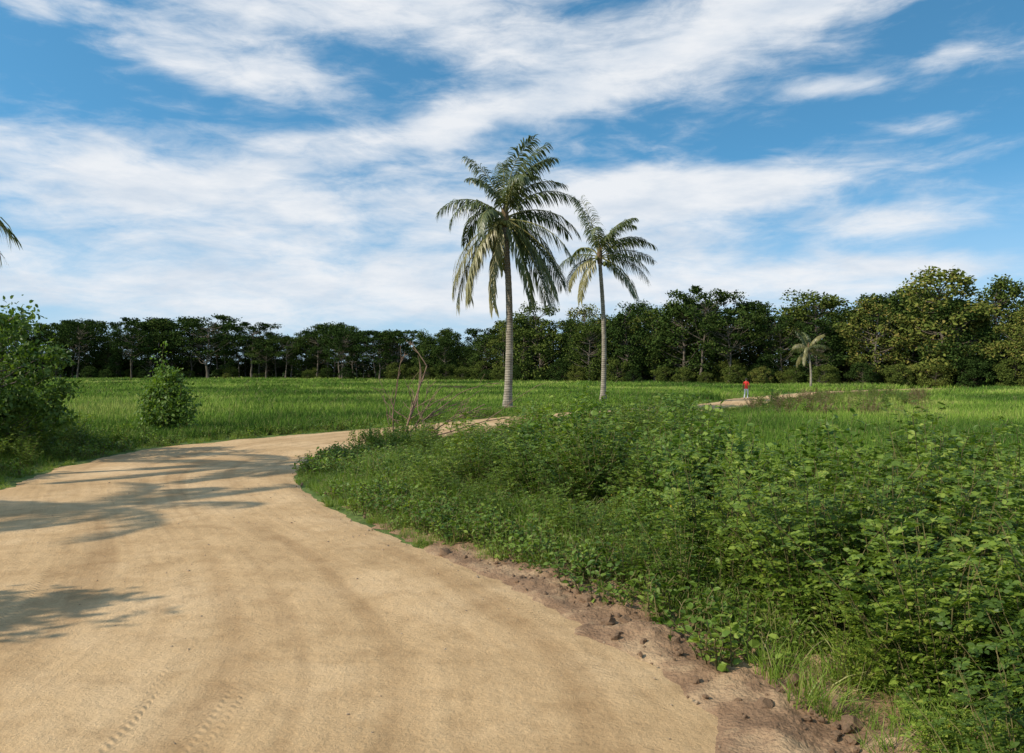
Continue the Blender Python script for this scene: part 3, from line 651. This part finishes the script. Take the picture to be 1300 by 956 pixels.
# ------------------------------------------------------------------ person
def simple(name, c, rough=.8):
    m, nt, ns, lk = mat(name); p = N(ns, 'ShaderNodeBsdfPrincipled'); p.inputs['Roughness'].default_value = rough
    tc = N(ns, 'ShaderNodeTexCoord'); nz = N(ns, 'ShaderNodeTexNoise'); nz.inputs['Scale'].default_value = 14; lk.new(tc.outputs['Object'], nz.inputs['Vector'])
    r = ramp(ns, [(.3, tuple(x * .8 for x in c)), (.7, tuple(min(1, x * 1.1) for x in c))]); lk.new(nz.outputs[0], r.inputs[0]); lk.new(r.outputs[0], p.inputs[0])
    o = N(ns, 'ShaderNodeOutputMaterial'); lk.new(p.outputs[0], o.inputs[0]); return m
def person():
    sk = simple('skin', (.2, .105, .06), .6); red = simple('red_shirt', (.62, .03, .02)); cloth = simple('pale_trousers', (.6, .62, .65)); hair = simple('black_hair', (.015, .012, .01), .5)
    J = dict(pel=(0, 0, .90), sp=(0, 0, 1.08), ch=(0, .01, 1.28), nb=(0, .01, 1.42), hd0=(0, -.01, 1.50), hd=(0, -.015, 1.58), ht=(0, -.0, 1.66),
             hl=(-.09, 0, .86), kl=(-.11, -.05, .47), al=(-.12, .03, .09), tl=(-.13, -.12, .04),
             hr=(.09, 0, .86), kr=(.11, -.02, .47), ar=(.12, .14, .10), tr=(.13, .0, .04),
             sl=(-.17, .01, 1.36), el=(-.24, .03, 1.09), wl=(-.25, -.07, .86), pl=(-.25, -.09, .79),
             sr=(.17, .01, 1.36), er=(.24, .03, 1.09), wr=(.25, -.05, .86), pr=(.25, -.07, .79))
    rad = dict(pel=.13, sp=.115, ch=.135, nb=.055, hd0=.06, hd=.088, ht=.07, hl=.085, kl=.058, al=.04, tl=.035, hr=.085, kr=.058, ar=.04, tr=.035,
               sl=.058, el=.042, wl=.028, pl=.03, sr=.058, er=.042, wr=.028, pr=.03)
    E = [('pel', 'sp'), ('sp', 'ch'), ('ch', 'nb'), ('nb', 'hd0'), ('hd0', 'hd'), ('hd', 'ht'), ('pel', 'hl'), ('hl', 'kl'), ('kl', 'al'), ('al', 'tl'), ('pel', 'hr'), ('hr', 'kr'), ('kr', 'ar'), ('ar', 'tr'),
         ('ch', 'sl'), ('sl', 'el'), ('el', 'wl'), ('wl', 'pl'), ('ch', 'sr'), ('sr', 'er'), ('er', 'wr'), ('wr', 'pr')]
    ks = list(J); me = bpy.data.meshes.new('body'); me.from_pydata([J[k] for k in ks], [(ks.index(a), ks.index(b)) for a, b in E], [])
    ob = bpy.data.objects.new('tmp_body', me); scene.collection.objects.link(ob)
    ob.modifiers.new('s', 'SKIN'); sv = me.skin_vertices[0].data
    for q, k in enumerate(ks): sv[q].radius = (rad[k], rad[k] * (.75 if k in ('pel', 'sp', 'ch') else 1)); sv[q].use_root = (k == 'pel')
    ss = ob.modifiers.new('b', 'SUBSURF'); ss.levels = 2; ss.render_levels = 2
    bpy.context.view_layer.update()
    dg = bpy.context.evaluated_depsgraph_get(); m2 = bpy.data.meshes.new_from_object(ob.evaluated_get(dg)); bpy.data.objects.remove(ob)
    m2.materials.clear(); [m2.materials.append(x) for x in (sk, red, cloth, hair)]
    for p in m2.polygons:
        c = p.center; p.use_smooth = True
        arm = abs(c.x) > .19
        if c.z > 1.615 or (c.z > 1.53 and c.y > .0): p.material_index = 3
        elif c.z > 1.43: p.material_index = 0
        elif arm: p.material_index = 1 if c.z > 1.12 else 0
        elif c.z > .84: p.material_index = 1
        elif c.z > .12: p.material_index = 2
        else: p.material_index = 0
    E_ = bpy.data.objects.new('person', None); scene.collection.objects.link(E_)
    b = bpy.data.objects.new('body', m2); scene.collection.objects.link(b); b.parent = E_
    parts = []
    for sx in (-1, 1):
        px, py, pz = .25 * sx, -.09 if sx < 0 else -.07, .78
        for f, (dy, L) in enumerate([(-.026, .065), (-.009, .075), (.009, .07), (.026, .055)]):
            parts.append((*tube([(px, py + dy, pz), (px - .004 * sx, py + dy - .004, pz - L * .5), (px - .018 * sx, py + dy - .01, pz - L)], [.010, .009, .006], 6), 0))
        parts.append((*tube([(px, py - .02, pz + .03), (px - .01 * sx, py - .05, pz + .0), (px - .015 * sx, py - .058, pz - .03)], [.011, .010, .007], 6), 0))
        parts.append((*tube([(.086 * sx, -.005, 1.545), (.096 * sx, .0, 1.575), (.088 * sx, .0, 1.60)], [.008, .014, .008], 6), 0))
        parts.append((*tube([(.032 * sx, -.092, 1.585), (.032 * sx, -.10, 1.585)], [.012, .006], 6), 1))
    parts.append((*tube([(0, -.085, 1.59), (0, -.118, 1.56), (0, -.09, 1.55)], [.008, .014, .008], 6), 0))
    parts.append((*tube([(-.025, -.09, 1.525), (0, -.1, 1.522), (.025, -.09, 1.525)], [.004, .007, .004], 6), 1))
    d = build('hands_and_face', parts, [sk, hair], smooth=True); d.parent = E_
    E_.location = (19.0, 64.6, .02); E_.rotation_euler = (0, 0, math.radians(145)); E_.scale = (1.04,) * 3
person()

# ------------------------------------------------------------------ sun, sky, camera
az_el = (math.radians(-114), math.radians(35))
S = Vector((math.sin(az_el[0]) * math.cos(az_el[1]), math.cos(az_el[0]) * math.cos(az_el[1]), math.sin(az_el[1])))
ld = bpy.data.lights.new('sun', 'SUN'); ld.energy = 4.6; ld.angle = math.radians(.6); ld.color = (1, .905, .75)
lo = bpy.data.objects.new('sun', ld); scene.collection.objects.link(lo); lo.rotation_euler = (-S).to_track_quat('-Z', 'Y').to_euler(); lo.location = (-30, 0, 40)

w = bpy.data.worlds.new('World'); scene.world = w; w.use_nodes = True; nt = w.node_tree; ns, lk = nt.nodes, nt.links; ns.clear()
def mth(op, a, b=None, c=None, clamp=False):
    n = N(ns, 'ShaderNodeMath', operation=op, use_clamp=clamp)
    for i, v in enumerate((a, b, c)):
        if v is None: continue
        if isinstance(v, (int, float)): n.inputs[i].default_value = v
        else: lk.new(v, n.inputs[i])
    return n.outputs[0]
tc = N(ns, 'ShaderNodeTexCoord'); sp = N(ns, 'ShaderNodeSeparateXYZ'); lk.new(tc.outputs['Generated'], sp.inputs[0])
x, y, z = sp.outputs
u = mth('ARCTAN2', x, y); v = mth('ARCSINE', z)
vp = mth('MAXIMUM', v, 0.0)
z2 = mth('MULTIPLY_ADD', vp, 1.9, .10)
cb = N(ns, 'ShaderNodeCombineXYZ'); lk.new(x, cb.inputs[0]); lk.new(y, cb.inputs[1]); lk.new(z2, cb.inputs[2])
nv = N(ns, 'ShaderNodeVectorMath', operation='NORMALIZE'); lk.new(cb.outputs[0], nv.inputs[0])
sky = N(ns, 'ShaderNodeTexSky', sky_type='NISHITA'); sky.sun_disc = False; sky.sun_elevation = az_el[1]; sky.sun_rotation = az_el[0] % (2 * pi); sky.dust_density = .6; sky.ozone_density = 1.0
lk.new(nv.outputs[0], sky.inputs[0])
hs = N(ns, 'ShaderNodeMixRGB', blend_type='MULTIPLY'); hs.inputs[0].default_value = 1; hs.inputs[2].default_value = (.95, 1.95, 2.1, 1); lk.new(sky.outputs[0], hs.inputs[1])
uvw = N(ns, 'ShaderNodeCombineXYZ'); lk.new(u, uvw.inputs[0]); lk.new(v, uvw.inputs[1])
def wn(scale, st, det=8, ro=.6, rot=0, dist_=0, loc=(0, 0, 0)):
    mp = N(ns, 'ShaderNodeMapping'); mp.inputs['Scale'].default_value = st; mp.inputs['Rotation'].default_value = (0, 0, rot); mp.inputs['Location'].default_value = loc
    lk.new(uvw.outputs[0], mp.inputs[0])
    n = N(ns, 'ShaderNodeTexNoise'); n.inputs['Scale'].default_value = scale; n.inputs['Detail'].default_value = det; n.inputs['Roughness'].default_value = ro; n.inputs['Distortion'].default_value = dist_
    lk.new(mp.outputs[0], n.inputs['Vector']); return n
wd = wn(3, (1, 2, 1), 4)
off = N(ns, 'ShaderNodeVectorMath', operation='MULTIPLY_ADD'); off.inputs[1].default_value = (.22, .08, 0); off.inputs[2].default_value = (-.11, -.04, 0)
lk.new(wd.outputs['Color'], off.inputs[0])
wv = N(ns, 'ShaderNodeVectorMath', operation='ADD'); lk.new(uvw.outputs[0], wv.inputs[0]); lk.new(off.outputs[0], wv.inputs[1])
blobs = [(.22, .375, .38, .045, 12, 1.1), (-.17, .415, .34, .050, -3, 1.1), (-.32, .345, .18, .026, -7, 1.0), (-.56, .39, .09, .02, 0, .7), (.30, .43, .22, .035, 4, .8),
         (-.38, .205, .40, .055, -2, 1.1), (-.17, .272, .26, .022, -3, .7), (.27, .222, .30, .030, 3, 1.0), (.10, .18, .24, .070, 0, 1.1), (.43, .163, .10, .022, 0, 1.0),
         (.37, .322, .07, .014, 3, .9), (-.35, .105, .42, .045, 0, .85), (.40, .11, .30, .022, 0, .75), (.05, .09, .5, .035, 0, .75), (.49, .335, .05, .012, 0, .6), (.47, .27, .1, .012, 5, .5), (-.02, .31, .16, .020, 10, .8)]
D = None
for cu, cv, a, b, r, wt in blobs:
    mp = N(ns, 'ShaderNodeMapping', vector_type='TEXTURE'); mp.inputs['Location'].default_value = (cu, cv, 0); mp.inputs['Rotation'].default_value = (0, 0, math.radians(r)); mp.inputs['Scale'].default_value = (a * 1.1, b * 1.4, 1)
    lk.new(wv.outputs[0], mp.inputs[0])
    ln = N(ns, 'ShaderNodeVectorMath', operation='LENGTH'); lk.new(mp.outputs[0], ln.inputs[0])
    mr = N(ns, 'ShaderNodeMapRange', interpolation_type='SMOOTHSTEP'); mr.inputs[1].default_value = 0; mr.inputs[2].default_value = 1.25; mr.inputs[3].default_value = wt; mr.inputs[4].default_value = 0
    lk.new(ln.outputs['Value'], mr.inputs[0])
    D = mr.outputs[0] if D is None else mth('ADD', D, mr.outputs[0])
away = mth('MULTIPLY', mth('GREATER_THAN', mth('ABSOLUTE', u), .85), .5); D = mth('ADD', D, away)
n1 = wn(2.2, (2.2, 7, 1), 9, .6, math.radians(-8), .6); n2 = wn(8, (1.8, 6, 1), 8, .64, math.radians(-14), .5)
dd = mth('ADD', D, mth('MULTIPLY_ADD', n1.outputs[0], 2.2, -1.22)); dd = mth('ADD', dd, mth('MULTIPLY_ADD', n2.outputs[0], 1.2, -.6))
mr = N(ns, 'ShaderNodeMapRange', interpolation_type='SMOOTHSTEP'); mr.inputs[1].default_value = -.15; mr.inputs[2].default_value = 1.15; mr.inputs[3].default_value = 0; mr.inputs[4].default_value = .95
lk.new(dd, mr.inputs[0])
n3 = wn(4, (2, 7, 1), 6, .6, .2, loc=(3, 1, 0))
cr_ = ramp(ns, [(.3, (.64, .72, .82)), (.6, (.88, .90, .93))]); lk.new(n3.outputs[0], cr_.inputs[0])
cm = N(ns, 'ShaderNodeVectorMath', operation='SCALE'); cm.inputs['Scale'].default_value = 10; lk.new(cr_.outputs[0], cm.inputs[0])
hz = N(ns, 'ShaderNodeMapRange', interpolation_type='SMOOTHSTEP'); hz.inputs[1].default_value = -.02; hz.inputs[2].default_value = .26; hz.inputs[3].default_value = .85; hz.inputs[4].default_value = 0; lk.new(v, hz.inputs[0])
m0 = N(ns, 'ShaderNodeMixRGB'); lk.new(hz.outputs[0], m0.inputs[0]); lk.new(hs.outputs[0], m0.inputs[1]); m0.inputs[2].default_value = (5.4, 6.6, 7.8, 1)
m1 = N(ns, 'ShaderNodeMixRGB'); lk.new(mr.outputs[0], m1.inputs[0]); lk.new(m0.outputs[0], m1.inputs[1]); lk.new(cm.outputs[0], m1.inputs[2])
bg = N(ns, 'ShaderNodeBackground'); bg.inputs[1].default_value = .1; lk.new(m1.outputs[0], bg.inputs[0])
wo = N(ns, 'ShaderNodeOutputWorld'); lk.new(bg.outputs[0], wo.inputs[0])

cd = bpy.data.cameras.new('camera'); cam = bpy.data.objects.new('camera', cd); scene.collection.objects.link(cam)
cd.lens = 28; cd.sensor_width = 36; cd.clip_start = .05; cd.clip_end = 6000
cam.location = (0, 0, 2.4); cam.rotation_euler = (math.radians(90 - .4534), 0, 0)
scene.camera = cam
scene.view_settings.view_transform = 'Standard'; scene.view_settings.look = 'None'; scene.view_settings.exposure = 0
